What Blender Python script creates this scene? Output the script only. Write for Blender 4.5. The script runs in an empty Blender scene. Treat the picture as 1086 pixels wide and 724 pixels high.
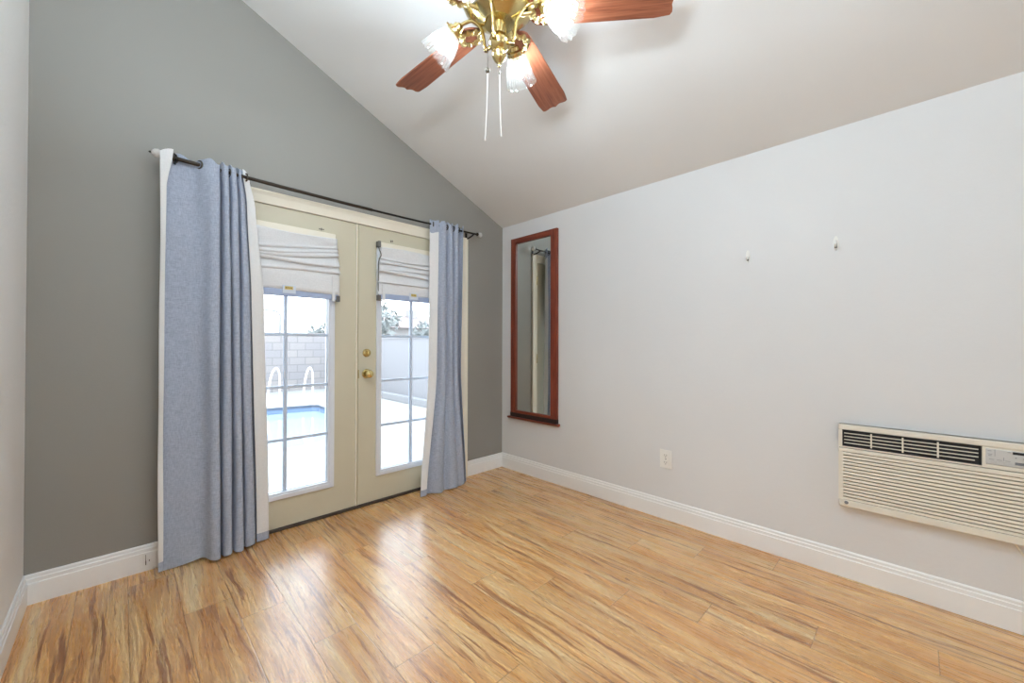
import bpy, bmesh, math, random
from mathutils import Vector, Matrix, Quaternion
PI = math.pi
random.seed(7)
sc = bpy.context.scene
COL = sc.collection

# ------------------------------------------------------------------ camera, world, lights, exposure
IMG_W, IMG_H = 1086, 724
cam_data = bpy.data.cameras.new('camera')
cam_data.sensor_fit = 'HORIZONTAL'; cam_data.sensor_width = 36.0
cam_data.lens = 421.27 / IMG_W * 36.0
cam_data.clip_start = 0.02; cam_data.clip_end = 500
cam = bpy.data.objects.new('camera', cam_data); COL.objects.link(cam)
yaw, pit, rol = 0.7772, 0.0068, 0.0024
Fv = Vector((math.sin(yaw)*math.cos(pit), math.cos(yaw)*math.cos(pit), math.sin(pit)))
Rv = Vector((math.cos(yaw), -math.sin(yaw), 0)); Uv = Rv.cross(Fv)
R2 = Rv*math.cos(rol) + Uv*math.sin(rol); U2 = Uv*math.cos(rol) - Rv*math.sin(rol)
cam.matrix_world = Matrix(((R2.x, U2.x, -Fv.x, -2.619), (R2.y, U2.y, -Fv.y, -2.7963),
                           (R2.z, U2.z, -Fv.z, 1.1708), (0, 0, 0, 1)))
sc.camera = cam

SKY = 5.0            # brightness of the overcast sky
BULB = 155.0         # glow of the fan's lamp bulbs
sc.view_settings.view_transform = 'Standard'
sc.view_settings.look = 'None'
sc.view_settings.gamma = 1.0
sc.view_settings.use_curve_mapping = False
sc.view_settings.exposure = 0.16
try:
    sc.cycles.max_bounces = 12; sc.cycles.diffuse_bounces = 6; sc.cycles.glossy_bounces = 4
    sc.cycles.transmission_bounces = 8; sc.cycles.transparent_max_bounces = 16
    sc.cycles.sample_clamp_indirect = 6.0; sc.cycles.use_denoising = True
    sc.cycles.caustics_reflective = False; sc.cycles.caustics_refractive = False
except Exception:
    pass

world = bpy.data.worlds.new('overcast_sky'); sc.world = world
world.use_nodes = True
wt = world.node_tree; wt.nodes.clear()
w_out = wt.nodes.new('ShaderNodeOutputWorld'); w_bg = wt.nodes.new('ShaderNodeBackground')
w_tc = wt.nodes.new('ShaderNodeTexCoord'); w_sep = wt.nodes.new('ShaderNodeSeparateXYZ')
w_ramp = wt.nodes.new('ShaderNodeValToRGB')
w_ramp.color_ramp.elements[0].position = 0.0; w_ramp.color_ramp.elements[0].color = (0.91, 0.955, 1.0, 1)
w_ramp.color_ramp.elements[1].position = 0.7; w_ramp.color_ramp.elements[1].color = (0.74, 0.86, 1.0, 1)
wt.links.new(w_tc.outputs['Generated'], w_sep.inputs[0])
wt.links.new(w_sep.outputs['Z'], w_ramp.inputs[0])
wt.links.new(w_ramp.outputs[0], w_bg.inputs[0]); w_bg.inputs[1].default_value = SKY
wt.links.new(w_bg.outputs[0], w_out.inputs[0])

# room measures (metres): right wall x=0, back wall y=0
XL, YF = -2.924, -6.4
HC, SLOPE = 2.289, 0.432
def ceil_z(x): return HC - SLOPE*x
ZL = ceil_z(XL)

def portal(name, loc, rot, sx, sy):
    l = bpy.data.lights.new(name, 'AREA'); l.shape = 'RECTANGLE'; l.size = sx; l.size_y = sy
    l.cycles.is_portal = True
    o = bpy.data.objects.new(name, l); COL.objects.link(o); o.location = loc; o.rotation_euler = rot
portal('portal_doors', (-1.42, 0.12, 1.05), (-PI/2, 0, 0), 1.8, 2.0)
WIN = (-2.30, -0.80, 0.75, 2.10)     # unseen window added behind the camera for fill daylight: x0, x1, z0, z1
portal('portal_added_window', ((WIN[0]+WIN[1])/2, YF-0.11, (WIN[2]+WIN[3])/2), (PI/2, 0, 0), WIN[1]-WIN[0], WIN[3]-WIN[2])
FILL_POWER = 64.0         # added fill lamp, out of view above the camera, bounced off the ceiling
fl_ = bpy.data.lights.new('bounce_fill', 'AREA'); fl_.shape = 'DISK'; fl_.size = 0.5; fl_.energy = FILL_POWER; fl_.color = (0.72, 0.88, 1.0)
fo_ = bpy.data.objects.new('bounce_fill', fl_); COL.objects.link(fo_)
fo_.location = (-2.62, -2.50, 2.05); fo_.rotation_euler = (PI, 0, 0)

# ------------------------------------------------------------------ node helpers
def lin(r, g, b):
    f = lambda c: ((c/255+0.055)/1.055)**2.4 if c/255 > 0.04045 else c/255/12.92
    return (f(r), f(g), f(b), 1)
class NT:
    def __init__(s, name):
        s.m = bpy.data.materials.new(name); s.m.use_nodes = True
        s.t = s.m.node_tree; s.t.nodes.clear()
        s.out = s.t.nodes.new('ShaderNodeOutputMaterial')
    def n(s, typ, **kw):
        nd = s.t.nodes.new(typ)
        for k, v in kw.items():
            setattr(nd, k, v)
        return nd
    def l(s, a, b): s.t.links.new(a, b)
    def math(s, op, a, b=None, c=None):
        nd = s.n('ShaderNodeMath', operation=op)
        for i, v in enumerate((a, b, c)):
            if v is None: continue
            if hasattr(v, 'is_output'): s.l(v, nd.inputs[i])
            else: nd.inputs[i].default_value = v
        return nd.outputs[0]
    def ramp(s, fac, stops):
        nd = s.n('ShaderNodeValToRGB'); cr = nd.color_ramp
        while len(cr.elements) < len(stops): cr.elements.new(0.5)
        for e, (p, c) in zip(cr.elements, stops):
            e.position = p; e.color = c if hasattr(c, '__len__') else (c, c, c, 1)
        s.l(fac, nd.inputs[0]); return nd.outputs[0]
    def noise(s, vec, scale, detail=3, rough=0.5, dist=0.0):
        nd = s.n('ShaderNodeTexNoise'); nd.inputs['Scale'].default_value = scale
        nd.inputs['Detail'].default_value = detail; nd.inputs['Roughness'].default_value = rough
        nd.inputs['Distortion'].default_value = dist
        if vec is not None: s.l(vec, nd.inputs['Vector'])
        return nd.outputs[0]
    def mapping(s, vec, scale=(1, 1, 1), loc=(0, 0, 0), rot=(0, 0, 0)):
        nd = s.n('ShaderNodeMapping'); nd.inputs['Scale'].default_value = scale
        nd.inputs['Location'].default_value = loc; nd.inputs['Rotation'].default_value = rot
        s.l(vec, nd.inputs['Vector']); return nd.outputs[0]
    def mix(s, fac, a, b, mode='MIX'):
        nd = s.n('ShaderNodeMix', data_type='RGBA', blend_type=mode)
        for sock, v in ((nd.inputs['Factor'], fac), (nd.inputs[6], a), (nd.inputs[7], b)):
            if hasattr(v, 'is_output'): s.l(v, sock)
            else: sock.default_value = v
        return nd.outputs[2]
    def bsdf(s, color=None, rough=0.5, metal=0.0, spec=0.5, **kw):
        b = s.n('ShaderNodeBsdfPrincipled')
        for k, v in dict({'Base Color': color, 'Roughness': rough, 'Metallic': metal, 'Specular IOR Level': spec}, **kw).items():
            if v is None: continue
            if hasattr(v, 'is_output'): s.l(v, b.inputs[k])
            else: b.inputs[k].default_value = v
        s.l(b.outputs[0], s.out.inputs[0]); return b
    def bump(s, b, h, strength=0.2, dist=0.01):
        nd = s.n('ShaderNodeBump'); nd.inputs['Strength'].default_value = strength
        nd.inputs['Distance'].default_value = dist
        s.l(h, nd.inputs['Height']); s.l(nd.outputs[0], b.inputs['Normal'])
    def obj(s): return s.n('ShaderNodeTexCoord').outputs['Object']
    def geo(s): return s.n('ShaderNodeNewGeometry').outputs['Position']

def mat_plain(name, c, rough=0.5, metal=0.0, spec=0.5, bump=0, bscale=60, var=0.0, **kw):
    t = NT(name); p = t.obj(); col = c
    if var:
        col = t.mix(t.noise(p, 6, 4), tuple(x*(1-var) for x in c[:3])+(1,), tuple(min(1, x*(1+var)) for x in c[:3])+(1,))
    b = t.bsdf(col, rough, metal, spec, **kw)
    if bump: t.bump(b, t.noise(p, bscale, 3), bump, 0.004)
    return t.m

M = {}
def wall_paint(name, c, rough, bump=0.12):
    t = NT(name); p = t.geo()
    v = t.noise(p, 1.7, 3)
    col = t.mix(v, tuple(x*0.96 for x in c[:3])+(1,), tuple(min(1, x*1.03) for x in c[:3])+(1,))
    b = t.bsdf(col, rough, 0, 0.4)
    h = t.math('ADD', t.math('MULTIPLY', t.noise(p, 38, 4, 0.55), 1.0), t.math('MULTIPLY', t.noise(p, 150, 2), 0.25))
    t.bump(b, h, bump, 0.006)
    return t.m
M['white_wall'] = wall_paint('white_wall_paint', lin(226, 226, 226), 0.42)
M['ceiling'] = wall_paint('ceiling_paint', lin(230, 229, 227), 0.75, 0.06)
M['left_wall'] = wall_paint('left_wall_paint', lin(244, 242, 239), 0.5, 0.3)
M['grey_wall'] = wall_paint('grey_wall_paint', lin(150, 147, 141), 0.45, 0.08)
M['base_white'] = mat_plain('baseboard_white', lin(244, 244, 243), 0.38, var=0.02)
M['casing'] = mat_plain('casing_cream', lin(242, 235, 218), 0.4, var=0.03)
M['door'] = mat_plain('door_cream', lin(206, 199, 176), 0.42, var=0.04)
M['muntin'] = mat_plain('muntin_pale_blue', lin(196, 208, 226), 0.35)
M['shade_rail'] = mat_plain('shade_rail_backlit', lin(168, 182, 212), 0.5)  # blue of daylight from behind is put into the rail colour
M['lite_frame'] = mat_plain('lite_frame_white', lin(226, 230, 238), 0.35)
M['threshold'] = mat_plain('threshold_dark', lin(66, 54, 46), 0.5)
M['brass'] = mat_plain('polished_brass', lin(206, 186, 130), 0.2, 1.0)
M['brass_old'] = mat_plain('antique_brass', lin(206, 188, 136), 0.32, 1.0, bump=0.5, bscale=130)
M['rod'] = mat_plain('rod_bronze', lin(58, 50, 42), 0.35, 0.7)
M['rod_thin'] = mat_plain('rod_black', lin(38, 34, 32), 0.35, 0.6)
M['steel'] = mat_plain('grommet_steel', lin(90, 84, 76), 0.3, 0.9)
M['crystal'] = mat_plain('crystal_finial', lin(244, 240, 236), 0.08, 0, 0.8, **{'Transmission Weight': 0.35, 'IOR': 1.5})
M['mirror'] = mat_plain('mirror_silver', (0.86, 0.89, 0.86, 1), 0.0, 1.0)
M['ac'] = mat_plain('ac_beige', lin(232, 226, 212), 0.45, var=0.015)
M['ac_dark'] = mat_plain('ac_dark_cavity', lin(22, 23, 26), 0.5)
M['ac_groove_shadow'] = mat_plain('ac_groove_shadow', lin(128, 120, 98), 0.6)
M['ac_panel'] = mat_plain('ac_control_grey', lin(202, 202, 200), 0.4)
M['ac_print'] = mat_plain('ac_print_grey', lin(120, 122, 128), 0.5)
M['plastic_white'] = mat_plain('plastic_white', lin(240, 239, 234), 0.35)
M['plastic_grey'] = mat_plain('slot_grey', lin(100, 99, 97), 0.5)
M['cord_white'] = mat_plain('cord_white', lin(238, 234, 228), 0.5)
M['yellow_tag'] = mat_plain('tag_yellow', lin(222, 200, 120), 0.5)
M['tag_print'] = mat_plain('tag_print', lin(110, 96, 60), 0.5)
M['clear_tape'] = mat_plain('clear_tape', lin(214, 222, 236), 0.3)
M['scuff'] = mat_plain('scuff_dark', lin(72, 62, 56), 0.7)

def wood(name, c_dark, c_mid, c_light, axis, rough=0.35, sc_=1.0):
    t = NT(name); p = t.obj()
    s = [14*sc_, 14*sc_, 14*sc_]; s[axis] = 0.9*sc_
    v = t.mapping(p, tuple(s))
    g = t.noise(v, 4.0, 5, 0.6, 0.6)
    s2 = [60*sc_]*3; s2[axis] = 2.0*sc_
    g2 = t.noise(t.mapping(p, tuple(s2)), 5.0, 3, 0.6)
    f = t.math('ADD', t.math('MULTIPLY', g, 0.75), t.math('MULTIPLY', g2, 0.25))
    b = t.bsdf(t.ramp(f, [(0.32, c_dark), (0.5, c_mid), (0.68, c_light)]), rough, 0, 0.5)
    t.bump(b, g2, 0.05, 0.002)
    return t.m
M['blade'] = wood('blade_cherry', lin(106, 58, 40), lin(150, 88, 62), lin(172, 110, 82), 0, 0.35, 1.0)
M['mahogany'] = wood('mahogany_frame', lin(92, 36, 22), lin(124, 54, 34), lin(146, 72, 48), 2, 0.35)
M['mahogany_shaded'] = wood('mahogany_shaded', lin(26, 14, 12), lin(38, 22, 18), lin(52, 32, 26), 1, 0.4)
M['mahogany_h'] = wood('mahogany_rail', lin(92, 36, 22), lin(124, 54, 34), lin(146, 72, 48), 1, 0.35)

def fabric(name, c1, c2, scale=420, trans=0.0):
    t = NT(name); p = t.geo()
    wv = t.math('ADD', t.noise(t.mapping(p, (1, 1, 0.18)), scale, 2), t.noise(t.mapping(p, (0.18, 0.18, 1)), scale, 2))
    wv = t.math('MULTIPLY', wv, 0.5)
    col = t.mix(t.ramp(wv, [(0.35, 0.0), (0.65, 1.0)]), c1, c2)
    b = t.bsdf(col, 0.9, 0, 0.15, **{'Sheen Weight': 0.15})
    if trans:
        tr = t.n('ShaderNodeBsdfTranslucent'); t.l(col, tr.inputs[0])
        mx = t.n('ShaderNodeMixShader'); mx.inputs[0].default_value = trans
        t.l(b.outputs[0], mx.inputs[1]); t.l(tr.outputs[0], mx.inputs[2]); t.l(mx.outputs[0], t.out.inputs[0])
    t.bump(b, wv, 0.12, 0.002)
    return t.m
M['curtain'] = fabric('curtain_linen_blue', lin(160, 169, 188), lin(190, 198, 214), 260, 0.08)
M['lining'] = fabric('curtain_lining_white', lin(240, 240, 240), lin(246, 246, 246), 300, 0.12)
M['shade'] = fabric('shade_fabric_white', lin(230, 230, 231), lin(240, 240, 241), 300, 0.12)

def glass_clear():
    t = NT('door_glass')
    tr = t.n('ShaderNodeBsdfTransparent'); tr.inputs[0].default_value = (0.97, 0.985, 0.99, 1)
    gl = t.n('ShaderNodeBsdfGlossy'); gl.inputs['Roughness'].default_value = 0.01
    fr = t.n('ShaderNodeFresnel'); fr.inputs[0].default_value = 1.3
    mx = t.n('ShaderNodeMixShader')
    t.l(fr.outputs[0], mx.inputs[0]); t.l(tr.outputs[0], mx.inputs[1]); t.l(gl.outputs[0], mx.inputs[2])
    t.l(mx.outputs[0], t.out.inputs[0]); return t.m
M['glass'] = glass_clear()
def glass_shade():
    t = NT('lamp_glass')
    tr = t.n('ShaderNodeBsdfTransparent'); tr.inputs[0].default_value = (0.97, 0.97, 0.95, 1)
    gl = t.n('ShaderNodeBsdfGlossy'); gl.inputs['Roughness'].default_value = 0.08
    tl = t.n('ShaderNodeBsdfTranslucent'); tl.inputs[0].default_value = (0.95, 0.95, 0.93, 1)
    df = t.n('ShaderNodeBsdfDiffuse'); df.inputs[0].default_value = (0.85, 0.86, 0.85, 1)
    lw = t.n('ShaderNodeLayerWeight'); lw.inputs[0].default_value = 0.45
    m0 = t.n('ShaderNodeMixShader'); m0.inputs[0].default_value = 0.5
    t.l(tl.outputs[0], m0.inputs[1]); t.l(df.outputs[0], m0.inputs[2])
    m1 = t.n('ShaderNodeMixShader'); m1.inputs[0].default_value = 0.022
    t.l(tr.outputs[0], m1.inputs[1]); t.l(m0.outputs[0], m1.inputs[2])
    m2 = t.n('ShaderNodeMixShader')
    t.l(t.math('MULTIPLY', lw.outputs['Fresnel'], 0.35), m2.inputs[0]); t.l(m1.outputs[0], m2.inputs[1]); t.l(gl.outputs[0], m2.inputs[2])
    t.l(m2.outputs[0], t.out.inputs[0]); return t.m
M['lamp_glass'] = glass_shade()
def emit(name, c, s):
    t = NT(name); e = t.n('ShaderNodeEmission'); e.inputs[0].default_value = c; e.inputs[1].default_value = s
    t.l(e.outputs[0], t.out.inputs[0]); return t.m
M['bulb'] = emit('lit_bulb', (0.75, 0.87, 1.0, 1), BULB)

def floor_material():
    t = NT('laminate_floor'); p = t.geo()
    sep = t.n('ShaderNodeSeparateXYZ'); t.l(p, sep.inputs[0]); X, Y = sep.outputs[0], sep.outputs[1]
    PW, PL = 0.1705, 1.22
    u = t.math('DIVIDE', t.math('ADD', X, 2.248 + PW*20), PW)
    row = t.math('FLOOR', u); fu = t.math('FRACT', u)
    wn = t.n('ShaderNodeTexWhiteNoise', noise_dimensions='1D'); t.l(row, wn.inputs['W'])
    off = t.math('ADD', t.math('MULTIPLY', row, 0.262), t.math('MULTIPLY', wn.outputs['Value'], 0.12))
    v = t.math('ADD', t.math('DIVIDE', Y, PL), t.math('ADD', off, 20.4))
    ln = t.math('FLOOR', v); fv = t.math('FRACT', v)
    idn = t.math('ADD', t.math('MULTIPLY', row, 7.13), t.math('MULTIPLY', ln, 3.71))
    wn2 = t.n('ShaderNodeTexWhiteNoise', noise_dimensions='1D'); t.l(idn, wn2.inputs['W'])
    rnd = wn2.outputs['Value']
    cx = t.n('ShaderNodeCombineXYZ')
    t.l(t.math('ADD', X, t.math('MULTIPLY', rnd, 13.7)), cx.inputs[0])
    t.l(t.math('ADD', Y, t.math('MULTIPLY', rnd, 31.3)), cx.inputs[1])
    t.l(t.math('MULTIPLY', rnd, 5.0), cx.inputs[2])
    pv = cx.outputs[0]
    # broad cathedral waves, fine fibres, dark mineral streaks
    warp = t.noise(t.mapping(pv, (4, 1.0, 1)), 1.5, 4, 0.55)
    cx2 = t.n('ShaderNodeVectorMath', operation='ADD'); sc3 = t.n('ShaderNodeVectorMath', operation='SCALE')
    cw = t.n('ShaderNodeCombineXYZ'); t.l(t.math('SUBTRACT', warp, 0.5), cw.inputs[0])
    t.l(cw.outputs[0], sc3.inputs[0]); sc3.inputs['Scale'].default_value = 0.075
    t.l(pv, cx2.inputs[0]); t.l(sc3.outputs[0], cx2.inputs[1])
    pw = cx2.outputs[0]
    broad = t.noise(t.mapping(pw, (11, 1.0, 1)), 1.5, 3, 0.55, 0.3)
    fine = t.noise(t.mapping(pw, (60, 2.6, 1)), 2.2, 4, 0.65)
    strk = t.noise(t.mapping(pw, (30, 1.05, 1)), 1.35, 6, 0.68, 0.25)
    base = t.ramp(broad, [(0.28, lin(208, 143, 80)), (0.44, lin(232, 172, 105)), (0.56, lin(245, 197, 133)), (0.72, lin(252, 222, 168))])
    base = t.mix(t.ramp(fine, [(0.42, 0.0), (0.62, 0.55)]), base, lin(186, 134, 88))
    dk = t.ramp(strk, [(0.55, 0.0), (0.60, 0.7), (0.68, 0.9)])
    base = t.mix(dk, base, lin(146, 88, 52))
    lines = t.ramp(t.noise(t.mapping(pw, (42, 0.75, 1)), 1.2, 5, 0.62, 0.5), [(0.485, 0.0), (0.5, 0.5), (0.515, 0.0)])
    base = t.mix(lines, base, lin(128, 78, 46))
    knots = t.ramp(t.noise(t.mapping(pw, (22, 5.5, 1)), 2.0, 3, 0.5), [(0.70, 0.0), (0.76, 0.8)])
    base = t.mix(knots, base, lin(120, 72, 44))
    flecks = t.ramp(t.noise(t.mapping(pw, (70, 9.0, 1)), 1.5, 3, 0.6), [(0.64, 0.0), (0.69, 0.6)])
    base = t.mix(flecks, base, lin(136, 84, 48))
    tone = t.math('ADD', 0.86, t.math('MULTIPLY', rnd, 0.22))
    base = t.mix(1.0, base, t.ramp(tone, [(0.0, (0, 0, 0, 1)), (1.0, (1, 1, 1, 1))]), 'MULTIPLY')
    # plank joints
    e1 = t.math('MINIMUM', fu, t.math('SUBTRACT', 1.0, fu))
    e2 = t.math('MULTIPLY', t.math('MINIMUM', fv, t.math('SUBTRACT', 1.0, fv)), PL/PW)
    e = t.math('MINIMUM', e1, e2)
    seam = t.ramp(e, [(0.006, 1.0), (0.016, 0.0)])
    base = t.mix(t.math('MULTIPLY', seam, 0.55), base, lin(110, 70, 44))
    b = t.bsdf(base, t.math('ADD', 0.19, t.math('MULTIPLY', fine, 0.18)), 0, 1.0)
    b.inputs['IOR'].default_value = 1.6
    h = t.math('SUBTRACT', t.math('MULTIPLY', fine, 0.25), t.math('MULTIPLY', seam, 1.0))
    t.bump(b, h, 0.18, 0.002)
    return t.m
M['floor'] = floor_material()
def block_mat():
    t = NT('block_wall'); p = t.obj()
    br = t.n('ShaderNodeTexBrick'); t.l(t.mapping(p, (1, 1, 1), rot=(PI/2, 0, 0)), br.inputs['Vector'])
    br.inputs['Color1'].default_value = lin(155, 149, 146); br.inputs['Color2'].default_value = lin(146, 142, 143)
    br.inputs['Mortar'].default_value = lin(132, 128, 128); br.inputs['Scale'].default_value = 1.0
    br.inputs['Brick Width'].default_value = 0.4; br.inputs['Row Height'].default_value = 0.2; br.inputs['Mortar Size'].default_value = 0.012
    t.bsdf(br.outputs[0], 0.9); return t.m
M['block'] = block_mat()
M['concrete'] = mat_plain('patio_concrete', lin(160, 158, 154), 0.85, bump=0.1, var=0.03)
M['curb'] = mat_plain('curb_concrete', lin(138, 137, 138), 0.9, var=0.04)
M['water'] = mat_plain('pool_water', lin(150, 164, 176), 0.06, bump=0.25, bscale=7)
M['tile'] = mat_plain('pool_tile', lin(116, 136, 164), 0.3, var=0.1)
M['white_paint'] = mat_plain('rail_white', lin(245, 245, 245), 0.3)
M['foliage_hazed'] = mat_plain('foliage_hazed', lin(136, 140, 138), 0.8, var=0.25, bump=0.5)  # greyed leaf colour stands for the bright outdoor haze
M['bark'] = mat_plain('bark', lin(120, 105, 92), 0.9, var=0.15)
M['stucco'] = mat_plain('house_stucco', lin(150, 147, 146), 0.9)
M['wall_stucco'] = mat_plain('garden_stucco', lin(147, 145, 147), 0.9, var=0.03)
M['roof'] = mat_plain('roof_tile', lin(138, 124, 120), 0.9, var=0.1)
M['pole'] = mat_plain('pole_grey', lin(118, 120, 126), 0.5, 0.3)

# ------------------------------------------------------------------ mesh helpers
def box(bm, lo, hi, bev=0.0, seg=2):
    lo, hi = [min(a, b) for a, b in zip(lo, hi)], [max(a, b) for a, b in zip(lo, hi)]
    v = [bm.verts.new((lo[0] if i & 1 == 0 else hi[0], lo[1] if i & 2 == 0 else hi[1], lo[2] if i & 4 == 0 else hi[2])) for i in range(8)]
    fs = [bm.faces.new([v[i] for i in q]) for q in ((0, 2, 3, 1), (4, 5, 7, 6), (0, 1, 5, 4), (2, 6, 7, 3), (0, 4, 6, 2), (1, 3, 7, 5))]
    if bev > 0:
        es = list({e for f in fs for e in f.edges})
        bmesh.ops.bevel(bm, geom=es, offset=bev, segments=seg, affect='EDGES', profile=0.5)
    return bm
def tube(bm, path, r, n=10, cap=True):
    pts = [Vector(p) for p in path]
    rs = r if hasattr(r, '__len__') else [r]*len(pts)
    up = None; rings = []
    for i, p in enumerate(pts):
        d = (pts[min(i+1, len(pts)-1)] - pts[max(i-1, 0)]).normalized()
        if up is None:
            up = Vector((0, 0, 1)) if abs(d.z) < 0.9 else Vector((1, 0, 0))
        up = (up - d*up.dot(d)).normalized(); sd = d.cross(up)
        rings.append([bm.verts.new(p + (up*math.cos(2*PI*k/n) + sd*math.sin(2*PI*k/n))*rs[i]) for k in range(n)])
    for a, b in zip(rings, rings[1:]):
        for k in range(n):
            bm.faces.new((a[k], a[(k+1) % n], b[(k+1) % n], b[k]))
    if cap:
        bm.faces.new(rings[0][::-1]); bm.faces.new(rings[-1])
    return bm
def lathe(bm, prof, origin=(0, 0, 0), axis=(0, 0, 1), n=28, cap=True):
    ax = Vector(axis).normalized(); q = Vector((0, 0, 1)).rotation_difference(ax); o = Vector(origin)
    rings = []
    for r, z in prof:
        rings.append([bm.verts.new(o + q @ Vector((r*math.cos(2*PI*k/n), r*math.sin(2*PI*k/n), z))) for k in range(n)])
    for a, b in zip(rings, rings[1:]):
        for k in range(n):
            bm.faces.new((a[k], a[(k+1) % n], b[(k+1) % n], b[k]))
    if cap:
        bm.faces.new(rings[0][::-1]); bm.faces.new(rings[-1])
    return bm
def prism(bm, poly, a, b, axis):
    """extrude a 2D polygon along axis (0,1,2) from a to b; the polygon's coordinates are the other two axes in order"""
    def P(q, h):
        if axis == 0: return (h, q[0], q[1])
        if axis == 1: return (q[0], h, q[1])
        return (q[0], q[1], h)
    A = [bm.verts.new(P(q, a)) for q in poly]; B = [bm.verts.new(P(q, b)) for q in poly]
    n = len(poly)
    for k in range(n): bm.faces.new((A[k], A[(k+1) % n], B[(k+1) % n], B[k]))
    bm.faces.new(A[::-1]); bm.faces.new(B)
    return bm
def smooth_path(pts, n=8):
    P = [Vector(p) for p in pts]; out = []
    for i in range(len(P)-1):
        p0, p1, p2, p3 = P[max(i-1, 0)], P[i], P[i+1], P[min(i+2, len(P)-1)]
        for k in range(n):
            t = k/n
            out.append(0.5*((2*p1) + (p2-p0)*t + (2*p0-5*p1+4*p2-p3)*t*t + (3*p1-p0-3*p2+p3)*t**3))
    out.append(P[-1]); return out
def NB(): return bmesh.new()
def root_of(o):
    while o.parent: o = o.parent
    return o
def obj(name, bm, mat, parent=None, smooth=False, local=False):
    """link a bmesh as one object; a child's mesh is given in world coordinates unless local"""
    bmesh.ops.recalc_face_normals(bm, faces=bm.faces[:])
    me = bpy.data.meshes.new(name)
    if parent is not None and not local:
        bm.transform(Matrix.Translation(-root_of(parent).location))
    bm.to_mesh(me); bm.free()
    me.materials.append(M[mat])
    if smooth:
        for f in me.polygons: f.use_smooth = True
        try: me.set_sharp_from_angle(angle=math.radians(38))
        except Exception: pass
    o = bpy.data.objects.new(name, me); COL.objects.link(o)
    if parent is not None: o.parent = parent
    return o
def tag(o, label, cat, group=None, kind=None):
    o['label'] = label; o['category'] = cat
    if group: o['group'] = group
    if kind: o['kind'] = kind
    return o
def thing(name, label, cat, loc=(0, 0, 0), group=None, kind=None):
    o = bpy.data.objects.new(name, None); o.empty_display_size = 0.05; COL.objects.link(o); o.location = loc
    return tag(o, label, cat, group, kind)

# ------------------------------------------------------------------ room shell
WT = 0.12
DX0, DX1, DH = -2.345, -0.500, 2.045      # door opening in the back wall
obj_ = obj('floor', box(NB(), (XL-WT, YF-WT, -0.1), (WT, 0.10, 0)), 'floor')
tag(obj_, 'glossy wood-look plank floor with dark streaks', 'floor', kind='structure')
bm = NB()
bm_poly = [(XL-WT, ceil_z(XL-WT)), (WT, ceil_z(WT)), (WT, ceil_z(WT)+0.12), (XL-WT, ceil_z(XL-WT)+0.12)]
prism(bm, bm_poly, YF-WT, WT, 1)
tag(obj('ceiling', bm, 'ceiling'), 'white ceiling sloping down towards the right wall', 'ceiling', kind='structure')
bm = NB()
prism(bm, [(XL-WT, 0), (DX0, 0), (DX0, ceil_z(DX0)), (XL-WT, ceil_z(XL-WT))], 0, WT, 1)
prism(bm, [(DX1, 0), (WT, 0), (WT, ceil_z(WT)), (DX1, ceil_z(DX1))], 0, WT, 1)
prism(bm, [(DX0, DH), (DX1, DH), (DX1, ceil_z(DX1)), (DX0, ceil_z(DX0))], 0, WT, 1)
bmesh.ops.remove_doubles(bm, verts=bm.verts[:], dist=1e-5)
tag(obj('wall_back', bm, 'grey_wall'), 'grey painted gable wall around the french doors', 'wall', kind='structure')
tag(obj('wall_right', box(NB(), (0, YF-WT, 0), (WT, 0, HC)), 'white_wall'), 'white textured wall holding the mirror and air conditioner', 'wall', kind='structure')
tag(obj('wall_left', box(NB(), (XL-WT, YF-WT, 0), (XL, 0, ZL)), 'left_wall'), 'white wall sliver at the left edge of the view', 'wall', kind='structure')
bm = NB()
prism(bm, [(XL-WT, 0), (WIN[0], 0), (WIN[0], ceil_z(WIN[0])), (XL-WT, ceil_z(XL-WT))], YF-WT, YF, 1)
prism(bm, [(WIN[1], 0), (WT, 0), (WT, ceil_z(WT)), (WIN[1], ceil_z(WIN[1]))], YF-WT, YF, 1)
prism(bm, [(WIN[0], 0), (WIN[1], 0), (WIN[1], WIN[2]), (WIN[0], WIN[2])], YF-WT, YF, 1)
prism(bm, [(WIN[0], WIN[3]), (WIN[1], WIN[3]), (WIN[1], ceil_z(WIN[1])), (WIN[0], ceil_z(WIN[0]))], YF-WT, YF, 1)
tag(obj('wall_front', bm, 'white_wall'), 'white wall with an added window, behind the viewer', 'wall', kind='structure')
bm = NB()
for a, b in (((WIN[0], WIN[2]), (WIN[0]+0.05, WIN[3])), ((WIN[1]-0.05, WIN[2]), (WIN[1], WIN[3])),
             ((WIN[0]+0.05, WIN[2]), (WIN[1]-0.05, WIN[2]+0.05)), ((WIN[0]+0.05, WIN[3]-0.05), (WIN[1]-0.05, WIN[3])),
             (((WIN[0]+WIN[1])/2-0.025, WIN[2]+0.05), ((WIN[0]+WIN[1])/2+0.025, WIN[3]-0.05))):
    box(bm, (a[0], YF-0.09, a[1]), (b[0], YF-0.04, b[1]))
w1 = tag(obj('added_window_1', bm, 'lite_frame'), 'white framed sliding window added behind the viewer for fill daylight', 'window', kind='structure')
bm = NB(); box(bm, (WIN[0]+0.03, YF-0.068, WIN[2]+0.03), (WIN[1]-0.03, YF-0.064, WIN[3]-0.03)); obj('glass_pane', bm, 'glass', w1)

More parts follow.
